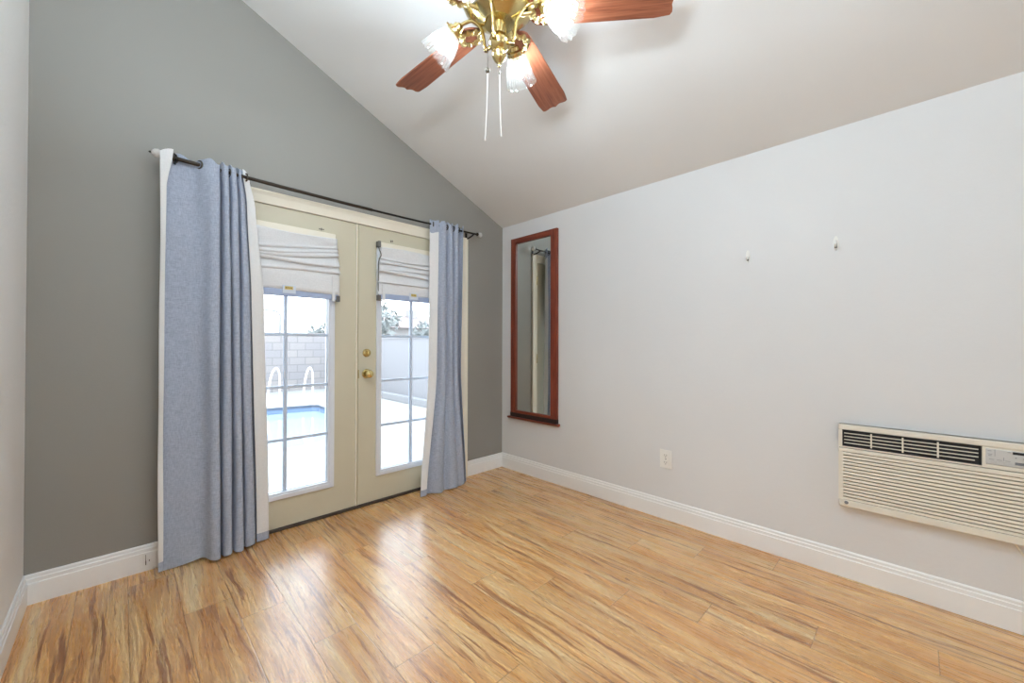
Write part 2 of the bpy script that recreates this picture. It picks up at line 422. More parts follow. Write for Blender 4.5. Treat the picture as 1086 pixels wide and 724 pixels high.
# baseboards with a stepped top
def base_prof(h=0.132, t=0.014):
    return [(0, 0), (t, 0), (t, h*0.70), (t*0.78, h*0.725), (t*0.78, h*0.84), (t*0.5, h*0.87), (t*0.5, h*0.955), (t*0.2, h), (0, h)]
bm = NB(); prism(bm, [(-q[0], q[1]) for q in base_prof()], YF, 0, 1)
tag(obj('baseboard_right', bm, 'base_white'), 'long white baseboard along the white right wall', 'baseboard', kind='structure')
bm = NB(); prism(bm, [(XL+q[0], q[1]) for q in base_prof()], YF, 0, 1)
tag(obj('baseboard_left', bm, 'base_white'), 'white baseboard along the left wall', 'baseboard', kind='structure')
bm = NB(); prism(bm, [(-q[0], q[1]) for q in base_prof()], XL, -2.41, 0)
bb = tag(obj('baseboard_back', bm, 'base_white'), 'scuffed white baseboard under the grey wall, left of the doors', 'baseboard', kind='structure')
bm = NB(); prism(bm, [(-q[0], q[1]) for q in base_prof()], -0.435, 0, 0)
tag(obj('baseboard_back', bm, 'base_white'), 'short white baseboard between the doors and the corner', 'baseboard', kind='structure')
bm = NB()
for (x, z0, z1, w) in ((-2.5215, 0.030, 0.052, 0.0035), (-2.522, 0.052, 0.083, 0.0018), (-2.508, 0.046, 0.054, 0.003)):
    box(bm, (x-w/2, -0.0146, z0), (x+w/2, -0.0138, z1))
obj('scuff_mark', bm, 'scuff', bb, local=True)

# ------------------------------------------------------------------ french doors: casing, leaves
CW = 0.077
def casing_prof():   # (across, out)
    return [(0, 0), (CW, 0), (CW, 0.020), (CW-0.012, 0.022), (CW-0.03, 0.016), (0.018, 0.012), (0.006, 0.010), (0, 0.008)]
bm = NB()
ix0, ix1, iz = -2.333, -0.512, 2.030
def add_casing(bm, rev):
    pass
# legs
for s, x in ((-1, ix0), (1, ix1)):
    prism(bm, [(x+s*q[0], -q[1]) for q in casing_prof()], 0.0, iz+CW, 2)
prism(bm, [(-q[1], iz+q[0]) for q in casing_prof()], ix0-0.004, ix1+0.004, 0)
cas = tag(obj('trim_1', bm, 'casing'), 'cream moulded casing around the french doors', 'door casing', kind='structure')
bm = NB()
box(bm, (DX0, 0.0, 0), (ix0, WT, DH)); box(bm, (ix1, 0.0, 0), (DX1, WT, DH)); box(bm, (ix0, 0.0, iz), (ix1, WT, DH))
obj('jamb', bm, 'casing', cas)
def hinge(parent, x, z):
    bm = NB(); box(bm, (x-0.008, -0.004, z-0.045), (x+0.012, 0.004, z+0.045), 0.001)
    tube(bm, [(x, -0.008, z-0.047), (x, -0.008, z+0.047)], 0.0065, 10)
    obj('hinge', bm, 'brass', parent, True)
for z in (0.22, 1.02, 1.84): hinge(cas, ix1+0.002, z)
for z in (0.22, 1.02, 1.84): hinge(cas, ix0-0.002, z)
bm = NB(); box(bm, (DX0, -0.012, 0), (DX1, 0.10, 0.018), 0.004)
tag(obj('trim_2', bm, 'threshold'), 'dark threshold strip under the french doors', 'threshold', kind='structure')

DTH = 0.044
def door_leaf(name, x0, x1, gx0, gx1, label):
    """leaf between x0 and x1; glass opening gx0..gx1 with a raised glazing frame"""
    gz0, gz1 = 0.237, 1.868
    d = thing(name, label, 'french door', ((x0+x1)/2, 0.022, 0.012), kind='structure')
    y0, y1 = 0.002, 0.002+DTH
    bm = NB()
    fo = 0.040
    for a, b in (((x0, 0.020), (gx0-fo+0.012, iz-0.004)), ((gx1+fo-0.012, 0.020), (x1, iz-0.004)),
                 ((gx0-fo+0.012, 0.020), (gx1+fo-0.012, gz0-fo+0.012)), ((gx0-fo+0.012, gz1+fo-0.012), (gx1+fo-0.012, iz-0.004))):
        box(bm, (a[0], y0, a[1]), (b[0], y1, b[1]))
    bmesh.ops.remove_doubles(bm, verts=bm.verts[:], dist=1e-5)
    obj('leaf', bm, 'door', d)
    bm = NB()
    for ya, yb, f in ((y0-0.012, y0+0.010, fo), (y0-0.006, y0+0.016, 0.014)):
        g = -0.0 if f == fo else 0.0
        inn = 0.012 if f == fo else 0.0
        for a, b in (((gx0-f, gz0-f), (gx0-inn, gz1+f)), ((gx1+inn, gz0-f), (gx1+f, gz1+f)),
                     ((gx0-inn, gz0-f), (gx1+inn, gz0-inn)), ((gx0-inn, gz1+inn), (gx1+inn, gz1+f))):
            box(bm, (a[0], ya, a[1]), (b[0], yb, b[1]), 0.003 if f == fo else 0)
    for a, b in (((gx0-0.03, gz0-0.03), (gx0, gz1+0.03)), ((gx1, gz0-0.03), (gx1+0.03, gz1+0.03)), ((gx0, gz0-0.03), (gx1, gz0)), ((gx0, gz1), (gx1, gz1+0.03))):
        box(bm, (a[0], y1-0.014, a[1]), (b[0], y1+0.010, b[1]))
    obj('glazing_frame', bm, 'lite_frame', d)
    bm = NB(); xm = (gx0+gx1)/2
    box(bm, (xm-0.010, 0.008, gz0), (xm+0.010, 0.034, gz1), 0.004)
    for z in (0.563, 0.896, 1.229, 1.555):
        box(bm, (gx0, 0.009, z-0.009), (gx1, 0.033, z+0.009), 0.004)
    obj('muntin_grid', bm, 'muntin', d)
    bm = NB(); box(bm, (gx0-0.008, 0.0195, gz0-0.008), (gx1+0.008, 0.0225, gz1+0.008))
    obj('glass_pane', bm, 'glass', d)
    return d
XM = -1.4175
dl = door_leaf('door_1', ix0+0.003, XM-0.012, -2.131, -1.617, 'cream french door with ten panes, left leaf partly behind the wide curtain')
dr = door_leaf('door_2', XM+0.012, ix1-0.003, -1.236, -0.720, 'cream french door with brass knob and deadbolt, right leaf')
# meeting strips
bm = NB(); box(bm, (XM-0.0115, -0.006, 0.02), (XM-0.0015, 0.03, iz-0.005), 0.002)
obj('astragal', bm, 'casing', dl)
bm = NB(); box(bm, (XM+0.0045, -0.004, 0.02), (XM+0.0118, 0.03, iz-0.005), 0.002)
obj('astragal', bm, 'door', dr)
bm = NB(); box(bm, (XM-0.0035, 0.004, 0.02), (XM+0.006, 0.012, iz-0.005))
obj('weatherstrip', bm, 'brass_old', dl)
# knob and deadbolt on the right leaf
KX = -1.348
bm = NB(); lathe(bm, [(0.0, 0), (0.034, 0), (0.034, 0.004), (0.028, 0.010), (0.012, 0.012), (0.011, 0.030)], (KX, 0.002, 0.955), (0, -1, 0))
kn = obj('door_knob', bm, 'brass', dr, True)
bm = NB(); lathe(bm, [(0.010, 0.028), (0.016, 0.031), (0.027, 0.042), (0.029, 0.052), (0.026, 0.062), (0.017, 0.068), (0.0, 0.069)], (KX, 0.002, 0.955), (0, -1, 0))
obj('knob_ball', bm, 'brass', kn, True)
bm = NB(); lathe(bm, [(0.0, 0), (0.030, 0), (0.030, 0.005), (0.024, 0.012), (0.013, 0.014), (0.0, 0.014)], (KX, 0.002, 1.105), (0, -1, 0))
db = obj('deadbolt', bm, 'brass', dr, True)
bm = NB(); box(bm, (KX-0.006, -0.030, 1.087), (KX+0.006, -0.010, 1.123), 0.004)
obj('thumb_turn', bm, 'brass', db, True)
bm = NB(); box(bm, (XM+0.004, -0.0055, 0.925), (XM+0.0105, -0.004, 0.985))
obj('strike_plate', bm, 'brass', dr)
def marks(parent, cx, z, n):
    bm = NB(); rnd = random.Random(int(abs(cx)*1000))
    for k in range(n):
        x = cx + (k-(n-1)/2)*0.012; w = 0.004
        box(bm, (x-w, 0.0008, z+rnd.uniform(-0.004, 0.004)), (x+w, 0.0024, z+0.010+rnd.uniform(-0.002, 0.006)))
    obj('screw_marks', bm, 'scuff', parent)
marks(dl, -1.665, 1.935, 3); marks(dr, -1.155, 1.945, 2)

# ------------------------------------------------------------------ roman shades on the doors
def roman_shade(x0, x1, label, prof_zs, tag_x, cord_side, seed):
    rnd = random.Random(seed)
    t = thing('roman_shade', label, 'blind', ((x0+x1)/2, -0.03, prof_zs['top']))
    zt, zh, folds, zb, zr = (prof_zs[k] for k in ('top', 'head', 'folds', 'bottom', 'rail'))
    bm = NB(); box(bm, (x0+0.012, -0.034, zh), (x1-0.012, 0.0, zt), 0.004)
    obj('headrail', bm, 'casing', t)
    # fabric: a stack of loose folds, each drooping its own way
    keys = [(-0.043, zh+0.004, 0, 0), (-0.043, zh-0.02, 0, 0)]
    zprev = zh
    for k, (zf, dep, tilt, sag) in enumerate(folds):
        keys += [(-dep, zf+0.010, tilt, sag), (-dep-0.006, zf-0.002, tilt, sag), (-dep+0.004, zf-0.009, tilt, sag), (-dep+0.020, zf+0.003, tilt, sag)]
    keys += [(-0.042, folds[-1][0]-0.02, folds[-1][2]*0.5, 0), (-0.043, zb, 0, 0)]
    NU = 36; rows = []
    for i in range(NU+1):
        u = i/NU; flare = []
        col = []
        for (y, z, tl, sg) in keys:
            s = 1-(2*u-1)**2
            zz = z + tl*(u-0.5) - sg*s + 0.0035*math.sin(7*u+z*40+seed)
            dn = max(0.0, min(1.0, (zt-z)/(zt-folds[-1][0])))
            w0, w1 = x0+0.012-0.022*dn, x1-0.012+0.022*dn
            col.append(Vector((w0+(w1-w0)*u, y-0.006*math.sin(5*u+z*31+seed), zz)))
        rows.append(smooth_path(col, 4))
    bm = NB()
    vs = [[bm.verts.new(p) for p in r] for r in rows]
    for a, b in zip(vs, vs[1:]):
        for k in range(len(a)-1): bm.faces.new((a[k], a[k+1], b[k+1], b[k]))
    fo = obj('fabric', bm, 'shade', t, True)
    sm = fo.modifiers.new('thick', 'SOLIDIFY'); sm.thickness = 0.003; sm.offset = 1
    bm = NB(); box(bm, (x0-0.006, -0.046, zr), (x1+0.006, -0.026, zb+0.006), 0.005)
    obj('bottom_rail', bm, 'shade_rail', t)
    bm = NB(); box(bm, (tag_x-0.045, -0.0505, zb-0.020), (tag_x+0.030, -0.0475, zb+0.030), 0.001)
    tp = obj('clear_tab', bm, 'clear_tape', t)
    bm = NB(); box(bm, (tag_x-0.032, -0.0525, zb+0.004), (tag_x+0.014, -0.0505, zb+0.024))
    lb = obj('warning_label', bm, 'yellow_tag', tp)
    bm = NB()
    for k in range(4): box(bm, (tag_x-0.028+k*0.010, -0.0530, zb+0.010), (tag_x-0.022+k*0.010, -0.0524, zb+0.018))
    obj('label_print', bm, 'tag_print', tp)
    xs = x1 if cord_side > 0 else x0
    bm = NB(); box(bm, (xs-cord_side*0.042, -0.054, zr-0.012), (xs-cord_side*0.020, -0.047, folds[-1][0]-0.02), 0.002)
    obj('side_tape', bm, 'shade', t)
    bm = NB(); box(bm, (xs-cord_side*0.012, -0.049, zr-0.012), (xs+cord_side*0.014, -0.024, zr+0.028), 0.003)
    obj('rail_clip', bm, 'plastic_grey', t)
    if cord_side < 0:
        bm = NB(); tube(bm, smooth_path([(x0+0.012, -0.03, zt-0.004), (x0-0.002, -0.040, zt-0.05), (x0+0.010, -0.050, zt-0.10), (x0-0.006, -0.045, zt-0.16), (x0-0.006, -0.04, zr+0.02)]), 0.004, 8)
        obj('lift_cord', bm, 'plastic_grey', t, True)
        bm = NB(); box(bm, (x0-0.008, -0.048, zt-0.040), (x0+0.012, -0.002, zt+0.004), 0.004)
        obj('end_cap', bm, 'plastic_grey', t)
    return t
roman_shade(-2.185, -1.572, 'white roman shade gathered in drooping folds on the knobless door', dict(top=1.914, head=1.872,
    folds=[(1.795, 0.040, 0.065, 0.014), (1.768, 0.043, 0.06, 0.020), (1.738, 0.045, 0.055, 0.010), (1.70, 0.048, -0.01, 0.006), (1.645, 0.047, 0.02, 0.0)], bottom=1.505, rail=1.468), -1.865, 1, 1)
roman_shade(-1.275, -0.682, 'white roman shade gathered in flat folds on the door with the knob', dict(top=1.922, head=1.882,
    folds=[(1.805, 0.040, 0.01, 0.004), (1.768, 0.043, 0.00, -0.004), (1.735, 0.045, 0.02, 0.004), (1.690, 0.048, -0.04, -0.006), (1.628, 0.047, 0.01, 0.0)], bottom=1.535, rail=1.500), -0.985, -1, 5)

# ------------------------------------------------------------------ curtain rod
RY = -0.092
rod = thing('curtain_rod', 'dark metal curtain rod with clear knobs above the french doors', 'curtain rod', (-1.42, RY, 2.13))
def sagz(x): return 2.138 - 0.017*(1-((x+1.42)/1.1)**2)
bm = NB(); tube(bm, [(x, RY, sagz(x)) for x in [-2.505+k*0.05 for k in range(24)]], 0.0105, 14)
obj('outer_tube', bm, 'rod', rod, True)
bm = NB(); tube(bm, [(x, RY, sagz(x)) for x in [-1.36+k*0.05 for k in range(21)]], 0.0075, 12)
obj('inner_tube', bm, 'rod_thin', rod, True)
for x, s in ((-2.495, -1), (-0.362, 1)):
    bm = NB(); bmesh.ops.create_icosphere(bm, subdivisions=2, radius=0.024, matrix=Matrix.Translation((x, RY, sagz(x))))
    bmesh.ops.recalc_face_normals(bm, faces=bm.faces[:])
    f = obj('finial', bm, 'crystal', rod)
    bm = NB(); lathe(bm, [(0.013, -0.004), (0.015, 0.002), (0.011, 0.012)], (x-s*0.030, RY, sagz(x)), (s, 0, 0), 14)
    obj('finial_collar', bm, 'rod', f, True)
    if s < 0:
        bm = NB(); lathe(bm, [(0.004, 0), (0.006, 0.006), (0.0, 0.012)], (x-0.022, RY, sagz(x)), (-1, 0, 0), 10)
        obj('finial_tip', bm, 'rod_thin', f, True)
for x in (-2.425, -0.445):
    bm = NB(); z = sagz(x)
    box(bm, (x-0.012, -0.004, z-0.055), (x+0.012, 0.0, z+0.02), 0.002)
    tube(bm, smooth_path([(x, -0.002, z-0.035), (x, -0.05, z-0.030), (x, RY-0.006, z-0.017), (x, RY-0.016, z-0.004)]), 0.006, 8)
    obj('bracket', bm, 'rod_thin', rod, True)

# ------------------------------------------------------------------ curtains
def cat_rom(P, n):
    return smooth_path(P, n)
def curtain(label, levels, ztop, zbot, ncol, grom, header, seed):
    """levels: list of (z, [(x,y)...]) from top to bottom with equal counts"""
    rnd = random.Random(seed)
    zs = []
    N = 46
    for k in range(N+1): zs.append(k/N)
    def prof_at(z):
        if z >= levels[0][0]: return levels[0][1]
        for (za, A), (zb, B) in zip(levels, levels[1:]):
            if z >= zb:
                t = (za-z)/(za-zb); t = t*t*(3-2*t)*0.5+t*0.5
                return [(a[0]+(b[0]-a[0])*t, a[1]+(b[1]-a[1])*t) for a, b in zip(A, B)]
        return levels[-1][1]
    ctr = levels[0][1]
    t = thing('curtain', label, 'curtain', (sum(p[0] for p in levels[-1][1])/len(ctr), -0.1, 0.0))
    grid = []
    for k in range(N+1):
        row = []
        f = zs[k]
        pr0 = cat_rom([(x, y, 0) for x, y in prof_at(ztop + (zbot-ztop)*f)], ncol)
        m = len(pr0)
        for j, p in enumerate(pr0):
            s = j/(m-1)
            zt = ztop + 0.010*math.sin(s*43+seed) + 0.004*math.sin(s*91)
            zb = zbot + 0.006*math.sin(s*23+seed)
            z = zt + (zb-zt)*f
            wob = 0.0035*math.sin(z*3.1+s*17+seed) + 0.002*math.sin(z*7.3+s*31)
            row.append(Vector((p.x+wob*0.6, p.y+wob, z)))
        grid.append(row)
    m = len(grid[0])
    nor = [[None]*m for _ in grid]
    for a in range(N+1):
        for b in range(m):
            du = grid[a][min(b+1, m-1)] - grid[a][max(b-1, 0)]
            dv = grid[min(a+1, N)][b] - grid[max(a-1, 0)][b]
            n = du.cross(dv); n.normalize(); nor[a][b] = n      # towards the blue side
    if (nor[N//2][int(m*0.2)]).y > 0:
        for a in range(N+1):
            for b in range(m): nor[a][b] = -nor[a][b]
    def sheet(off_a, off_b, rows):
        bm = NB()
        A = [[bm.verts.new(grid[a][b] + nor[a][b]*off_a(a)) for b in range(m)] for a in rows]
        B = [[bm.verts.new(grid[a][b] + nor[a][b]*off_b(a)) for b in range(m)] for a in rows]
        n = len(rows)
        for a in range(n-1):
            for b in range(m-1):
                bm.faces.new((A[a][b], A[a][b+1], A[a+1][b+1], A[a+1][b])); bm.faces.new((B[a][b], B[a+1][b], B[a+1][b+1], B[a][b+1]))
        for a in range(n-1):
            for b in (0, m-1): bm.faces.new((A[a][b], A[a+1][b], B[a+1][b], B[a][b]))
        for b in range(m-1):
            for a in (0, n-1): bm.faces.new((A[a][b], A[a][b+1], B[a][b+1], B[a][b]))
        return bm
    hem = lambda a: 0.0022 if zs[a] > 0.955 else 0.0010
    obj('panel', sheet(hem, lambda a: 0.0, list(range(N+1))), 'curtain', t, True)
    obj('lining', sheet(lambda a: -0.0004, lambda a: -0.0016, list(range(2, N))), 'lining', t, True)
    # turned header and hem on the lining side
    if header: obj('turned_header', sheet(lambda a: -0.0004, lambda a: -0.0020, list(range(0, 3))), 'curtain', t, True)
    else: obj('turned_header', sheet(lambda a: -0.0004, lambda a: -0.0016, list(range(0, 3))), 'lining', t, True)
    obj('turned_hem', sheet(lambda a: -0.0004, lambda a: -0.0020, list(range(N-1, N+1))), 'curtain', t, True)
    for gx, ang, gy in grom:
        bm = NB(); R_, r_ = 0.0205, 0.0045
        rings = []
        ax = Vector((math.cos(ang), math.sin(ang), 0)); 
        for i in range(20):
            th = 2*PI*i/20; c = Vector((0, 0, 1))*math.cos(th) + Vector((-ax.y, ax.x, 0))*math.sin(th)
            rings.append([bm.verts.new(Vector((gx, gy, sagz(gx))) + c*(R_+r_*math.cos(2*PI*j/8)) + ax*r_*math.sin(2*PI*j/8)) for j in range(8)])
        for i in range(20):
            for j in range(8):
                bm.faces.new((rings[i][j], rings[(i+1) % 20][j], rings[(i+1) % 20][(j+1) % 8], rings[i][(j+1) % 8]))
        obj('grommet', bm, 'steel', t, True)
    return t
TOPL = [(-2.435,-.120),(-2.483,-.112),(-2.452,-.085),(-2.40,-.068),(-2.345,-.072),(-2.315,-.105),(-2.275,-.125),(-2.245,-.12),(-2.235,-.085),(-2.22,-.12),(-2.20,-.12),
        (-2.195,-.085),(-2.185,-.118),(-2.165,-.115),(-2.16,-.08),(-2.15,-.112),(-2.14,-.105),(-2.137,-.074),(-2.108,-.072),(-2.100,-.085),(-2.132,-.098)]
MIDL = [(-2.462,-.115),(-2.482,-.106),(-2.455,-.085),(-2.40,-.080),(-2.345,-.085),(-2.305,-.102),(-2.272,-.146),(-2.240,-.142),(-2.230,-.08),(-2.215,-.138),(-2.19,-.136),
        (-2.182,-.08),(-2.17,-.130),(-2.145,-.128),(-2.137,-.082),(-2.125,-.120),(-2.095,-.112),(-2.087,-.072),(-2.030,-.070),(-2.020,-.082),(-2.080,-.092)]
NEARL = [(a[0]*0.55+b[0]*0.45, a[1]*0.55+b[1]*0.45) for a, b in zip(TOPL, MIDL)]
NEARL[0] = (-2.462, -0.116)
BOTL = [(-2.462,-.115),(-2.478,-.108),(-2.455,-.085),(-2.40,-.085),(-2.34,-.092),(-2.295,-.10),(-2.268,-.162),(-2.233,-.158),(-2.222,-.075),(-2.208,-.150),(-2.176,-.147),
        (-2.165,-.075),(-2.153,-.138),(-2.123,-.136),(-2.113,-.07),(-2.100,-.124),(-2.063,-.116),(-2.055,-.05),(-1.992,-.045),(-1.982,-.070),(-2.047,-.090)]
curtain('wide blue-grey curtain gathered at the end of the rod nearest the left wall', [(2.15, TOPL), (1.97, NEARL), (1.45, MIDL), (0.0, BOTL)], 2.160, 0.012, 5,
        [(-2.325, 0.5, RY), (-2.425, -0.5, RY), (-2.19, 0.1, RY), (-2.112, 0.2, RY)], False, 2)
TOPR = [(-.805,-.112),(-.872,-.088),(-.83,-.070),(-.79,-.10),(-.765,-.118),(-.735,-.115),(-.72,-.085),(-.70,-.12),(-.675,-.12),(-.66,-.08),(-.645,-.12),(-.615,-.118),(-.605,-.075),(-.580,-.058),(-.560,-.085),(-.562,-.115)]
MIDR = [(-.825,-.120),(-.885,-.095),(-.84,-.075),(-.80,-.10),(-.77,-.122),(-.735,-.120),(-.715,-.09),(-.695,-.122),(-.67,-.12),(-.655,-.085),(-.64,-.115),(-.61,-.11),(-.60,-.075),(-.585,-.05),(-.570,-.075),(-.575,-.105)]
BOTR = [(-.945,-.165),(-.985,-.145),(-.95,-.120),(-.91,-.15),(-.87,-.185),(-.82,-.182),(-.775,-.15),(-.73,-.185),(-.68,-.185),(-.64,-.16),(-.605,-.165),(-.57,-.15),(-.56,-.10),(-.545,-.07),(-.532,-.09),(-.540,-.135)]
curtain('narrow blue-grey curtain bunched beside the wall corner and mirror', [(2.15, TOPR), (0.95, MIDR), (0.0, BOTR)], 2.160, 0.010, 5,
        [(-.845, -0.5, RY), (-.72, 0.2, RY), (-.655, 0.2, RY), (-.60, 0.2, RY)], True, 9)

# ------------------------------------------------------------------ wall mirror
my0, my1, mz0, mz1 = -0.142, -0.692, 0.505, 2.148
mir = thing('wall_mirror', 'tall narrow mirror in a mahogany frame with a small ledge', 'mirror', (0, (my0+my1)/2, mz0))
fw = 0.060
bm = NB(); box(bm, (-0.026, my0-fw, mz0+0.03), (0.0, my0, mz1), 0.002); 
obj('stile', bm, 'mahogany', mir)
bm = NB(); box(bm, (-0.026, my1, mz0+0.03), (0.0, my1+fw+0.008, mz1), 0.002)
obj('stile', bm, 'mahogany', mir)
bm = NB(); box(bm, (-0.025, my1+fw+0.008, mz1-0.050), (0.0, my0-fw, mz1), 0.002)
obj('top_rail', bm, 'mahogany_h', mir)
bm = NB(); box(bm, (-0.025, my1+fw+0.008, mz0+0.025), (0.0, my0-fw, mz0+0.058), 0.002)
obj('bottom_rail', bm, 'mahogany_h', mir)
bm = NB(); box(bm, (-0.010, my1+fw-0.002, mz0+0.048), (-0.006, my0-fw+0.006, mz1-0.042))
obj('mirror_glass', bm, 'mirror', mir)
bm = NB(); box(bm, (-0.030, my1-0.002, mz0-0.004), (0.0, my0+0.002, mz0+0.036), 0.004)
obj('ledge_recess_shadow', bm, 'mahogany_shaded', mir)  # dark strip stands for shade in the recess above the ledge
bm = NB(); prism(bm, [(0, mz0-0.022), (-0.030, mz0-0.022), (-0.046, mz0-0.012), (-0.048, mz0-0.004), (-0.044, mz0-0.001), (0, mz0-0.001)], my1-0.018, my0+0.024, 1)
obj('ledge', bm, 'mahogany_h', mir)

# ------------------------------------------------------------------ wall outlet
ot = thing('wall_outlet', 'white duplex outlet plate low on the white wall', 'outlet', (0, -1.6155, 0.401))
bm = NB(); box(bm, (-0.006, -1.657, 0.340), (0, -1.574, 0.463), 0.003)
obj('cover_plate', bm, 'plastic_white', ot)
for z in (0.425, 0.378):
    bm = NB(); box(bm, (-0.0085, -1.634, z-0.017), (-0.005, -1.597, z+0.017), 0.003)
    rc = obj('receptacle', bm, 'plastic_white', ot)
    bm = NB()
    for y in (-1.609, -1.622): box(bm, (-0.0092, y-0.0013, z-0.002), (-0.008, y+0.0013, z+0.009))
    lathe(bm, [(0.0, 0), (0.003, 0), (0.003, 0.0012), (0, 0.0012)], (-0.008, -1.6155, z-0.009), (-1, 0, 0), 10)
    obj('slots', bm, 'plastic_grey', rc)
bm = NB(); lathe(bm, [(0.0, 0), (0.004, 0), (0.003, 0.0015), (0, 0.0018)], (-0.006, -1.6155, 0.4015), (-1, 0, 0), 12)
obj('plate_screw', bm, 'plastic_grey', ot, True)

# ------------------------------------------------------------------ adhesive hooks
def wall_hook(y, z, label, first=None):
    if first is None:
        t = thing('wall_hook', label, 'hook', (0, y, z), 'white adhesive hooks')
        bm = NB()
        pts = [(0.011*math.sin(a)*(1 if abs(math.cos(a)) < 0.8 else 0.92), 0.036*math.cos(a)) for a in [2*PI*k/24 for k in range(24)]]
        prism(bm, pts, -0.007, 0, 0)
        obj('hook_base', bm, 'plastic_white', t, local=True)
        bm = NB(); tube(bm, smooth_path([(-0.006, 0, 0.012), (-0.010, 0, -0.004), (-0.018, 0, -0.018), (-0.026, 0, -0.016), (-0.028, 0, -0.004)], 5), [0.005]*20+[0.0045], 8)
        obj('hook_arm', bm, 'plastic_white', t, True, local=True)
        bm = NB(); box(bm, (-0.0080, -0.0058, -0.026), (-0.0066, 0.0058, -0.002))
        obj('hook_recess', bm, 'plastic_grey', t, local=True)
        return t
    r = first.copy(); COL.objects.link(r); r.location = (0, y, z); r['label'] = label
    for ch in first.children:
        c = ch.copy(); COL.objects.link(c); c.parent = r
    return r
h1 = wall_hook(-2.108, 1.688, 'white adhesive wall hook nearer the mirror')
wall_hook(-2.510, 1.694, 'white adhesive wall hook above the near-corner end of the air conditioner', h1)

# ------------------------------------------------------------------ through-wall air conditioner
AY0, AY1, AZ0, AZ1, AX = -2.522, -3.185, 0.368, 0.775, -0.042
ac = thing('air_conditioner', 'beige through-wall air conditioner with louvred front', 'air conditioner', (0, (AY0+AY1)/2, AZ0))
bm = NB()
# housing built as a ring of bars round the vent and louvre openings
vy0, vy1, vz0, vz1 = -2.541, -2.984, 0.672, 0.744
lz0, lz1 = 0.402, 0.640
def bar(y0, y1, z0, z1, x=AX, bev=0.0):
    box(bm, (x, y0, z0), (0.0, y1, z1), bev)
bar(AY0, AY1, 0.660, AZ1, AX+0.012)                       # set-back body of the upper part
bar(AY0, AY1, vz1+0.004, AZ1, AX, 0.004)
bar(AY0, AY1, 0.661, vz0-0.004, AX, 0.001)
bar(AY0, vy0+0.004, vz0-0.004, vz1+0.004, AX)
bar(vy1-0.006, vy1-0.016, vz0-0.004, vz1+0.004, AX)
bar(vy1-0.016, AY1, 0.742, vz1+0.004, AX); bar(vy1-0.016, AY1, vz0-0.004, vz0+0.004, AX); bar(AY1+0.018, AY1, vz0, vz1, AX)
obj('housing', bm, 'ac', ac)
bm = NB()
bar(AY0, AY1, lz1, 0.6575, AX-0.004, 0.002); bar(AY0-0.002, AY1, AZ0, lz0, AX-0.004, 0.004)
bar(AY0, -2.540, lz0, lz1, AX-0.004); bar(-3.166, AY1, lz0, lz1, AX-0.004)
N_SL = 15
for k in range(N_SL):
    z = lz0 + (lz1-lz0)*(k+0.5)/N_SL
    prism(bm, [(AX-0.003, z-0.0058), (AX-0.003, z+0.0046), (AX+0.010, z+0.0062), (AX+0.010, z-0.0046)], -3.166, -2.540, 1)
lp = obj('louver_panel', bm, 'ac', ac)
bm = NB(); box(bm, (AX+0.012, -3.166, lz0), (-0.004, -2.540, lz1))
obj('groove_shadow_backing', bm, 'ac_groove_shadow', lp)  # brownish backing colour stands for shadow between the slats
bm = NB(); lathe(bm, [(0, 0), (0.008, 0), (0.008, 0.0012), (0.006, 0.002), (0, 0.002)], (AX-0.004, -2.552, 0.389), (-1, 0, 0), 20)
obj('badge', bm, 'ac_print', lp, True)
bm = NB(); box(bm, (AX+0.006, vy1-0.004, vz0-0.004), (AX+0.0125, vy0+0.004, vz1+0.004))
vg = obj('vent', bm, 'ac_dark', ac)
bm = NB()
for k in range(4):
    z = vz0 + (vz1-vz0)*(k+0.75)/4.5
    box(bm, (AX-0.001, vy1+0.004 if k > 0 else vy1+0.014, z-0.0017), (AX+0.006, vy0-0.003, z+0.0017))
obj('vent_slats', bm, 'ac', vg)
for k in range(3):
    y = vy0 + (vy1-vy0)*(0.233, 0.477, 0.728)[k]
    bm = NB(); box(bm, (AX-0.002, y-0.003, vz0+0.002), (AX+0.004, y+0.003, vz1-0.002))
    obj('vent_divider', bm, 'ac', vg)
bm = NB()
for a, b in (((vy0+0.004, vz0-0.004), (vy0+0.0015, vz1+0.004)), ((vy1-0.004, vz0-0.004), (vy1-0.0015, vz1+0.004)), ((vy0+0.004, vz1+0.0015), (vy1-0.004, vz1+0.004)), ((vy0+0.004, vz0-0.004), (vy1-0.004, vz0-0.0015))):
    box(bm, (AX-0.0012, a[0], a[1]), (AX+0.01, b[0], b[1]))
obj('vent_rim', bm, 'ac_dark', vg)
bm = NB(); box(bm, (AX-0.001, -3.165, 0.677), (AX+0.0125, -2.998, 0.743), 0.004)
cp = obj('control_panel', bm, 'ac_panel', ac)
bm = NB(); box(bm, (AX-0.002, -3.128, 0.729), (AX-0.0005, -3.070, 0.739))
obj('display', bm, 'ac_dark', cp)
for (y, z, w, h, mt) in ((-3.078, 0.716, 0.014, 0.008, 'ac_panel'), (-3.098, 0.716, 0.014, 0.008, 'ac_panel'), (-3.120, 0.716, 0.014, 0.008, 'ac_panel'), (-3.100, 0.693, 0.048, 0.011, 'ac_print'), (-3.015, 0.688, 0.018, 0.010, 'ac_panel'), (-3.036, 0.688, 0.018, 0.010, 'ac_panel'), (-3.057, 0.688, 0.018, 0.010, 'ac_panel')):
    bm = NB(); box(bm, (AX-0.0026, y-w/2, z-h/2), (AX-0.0008, y+w/2, z+h/2), 0.0008)
    obj('button', bm, mt, cp)
bm = NB()
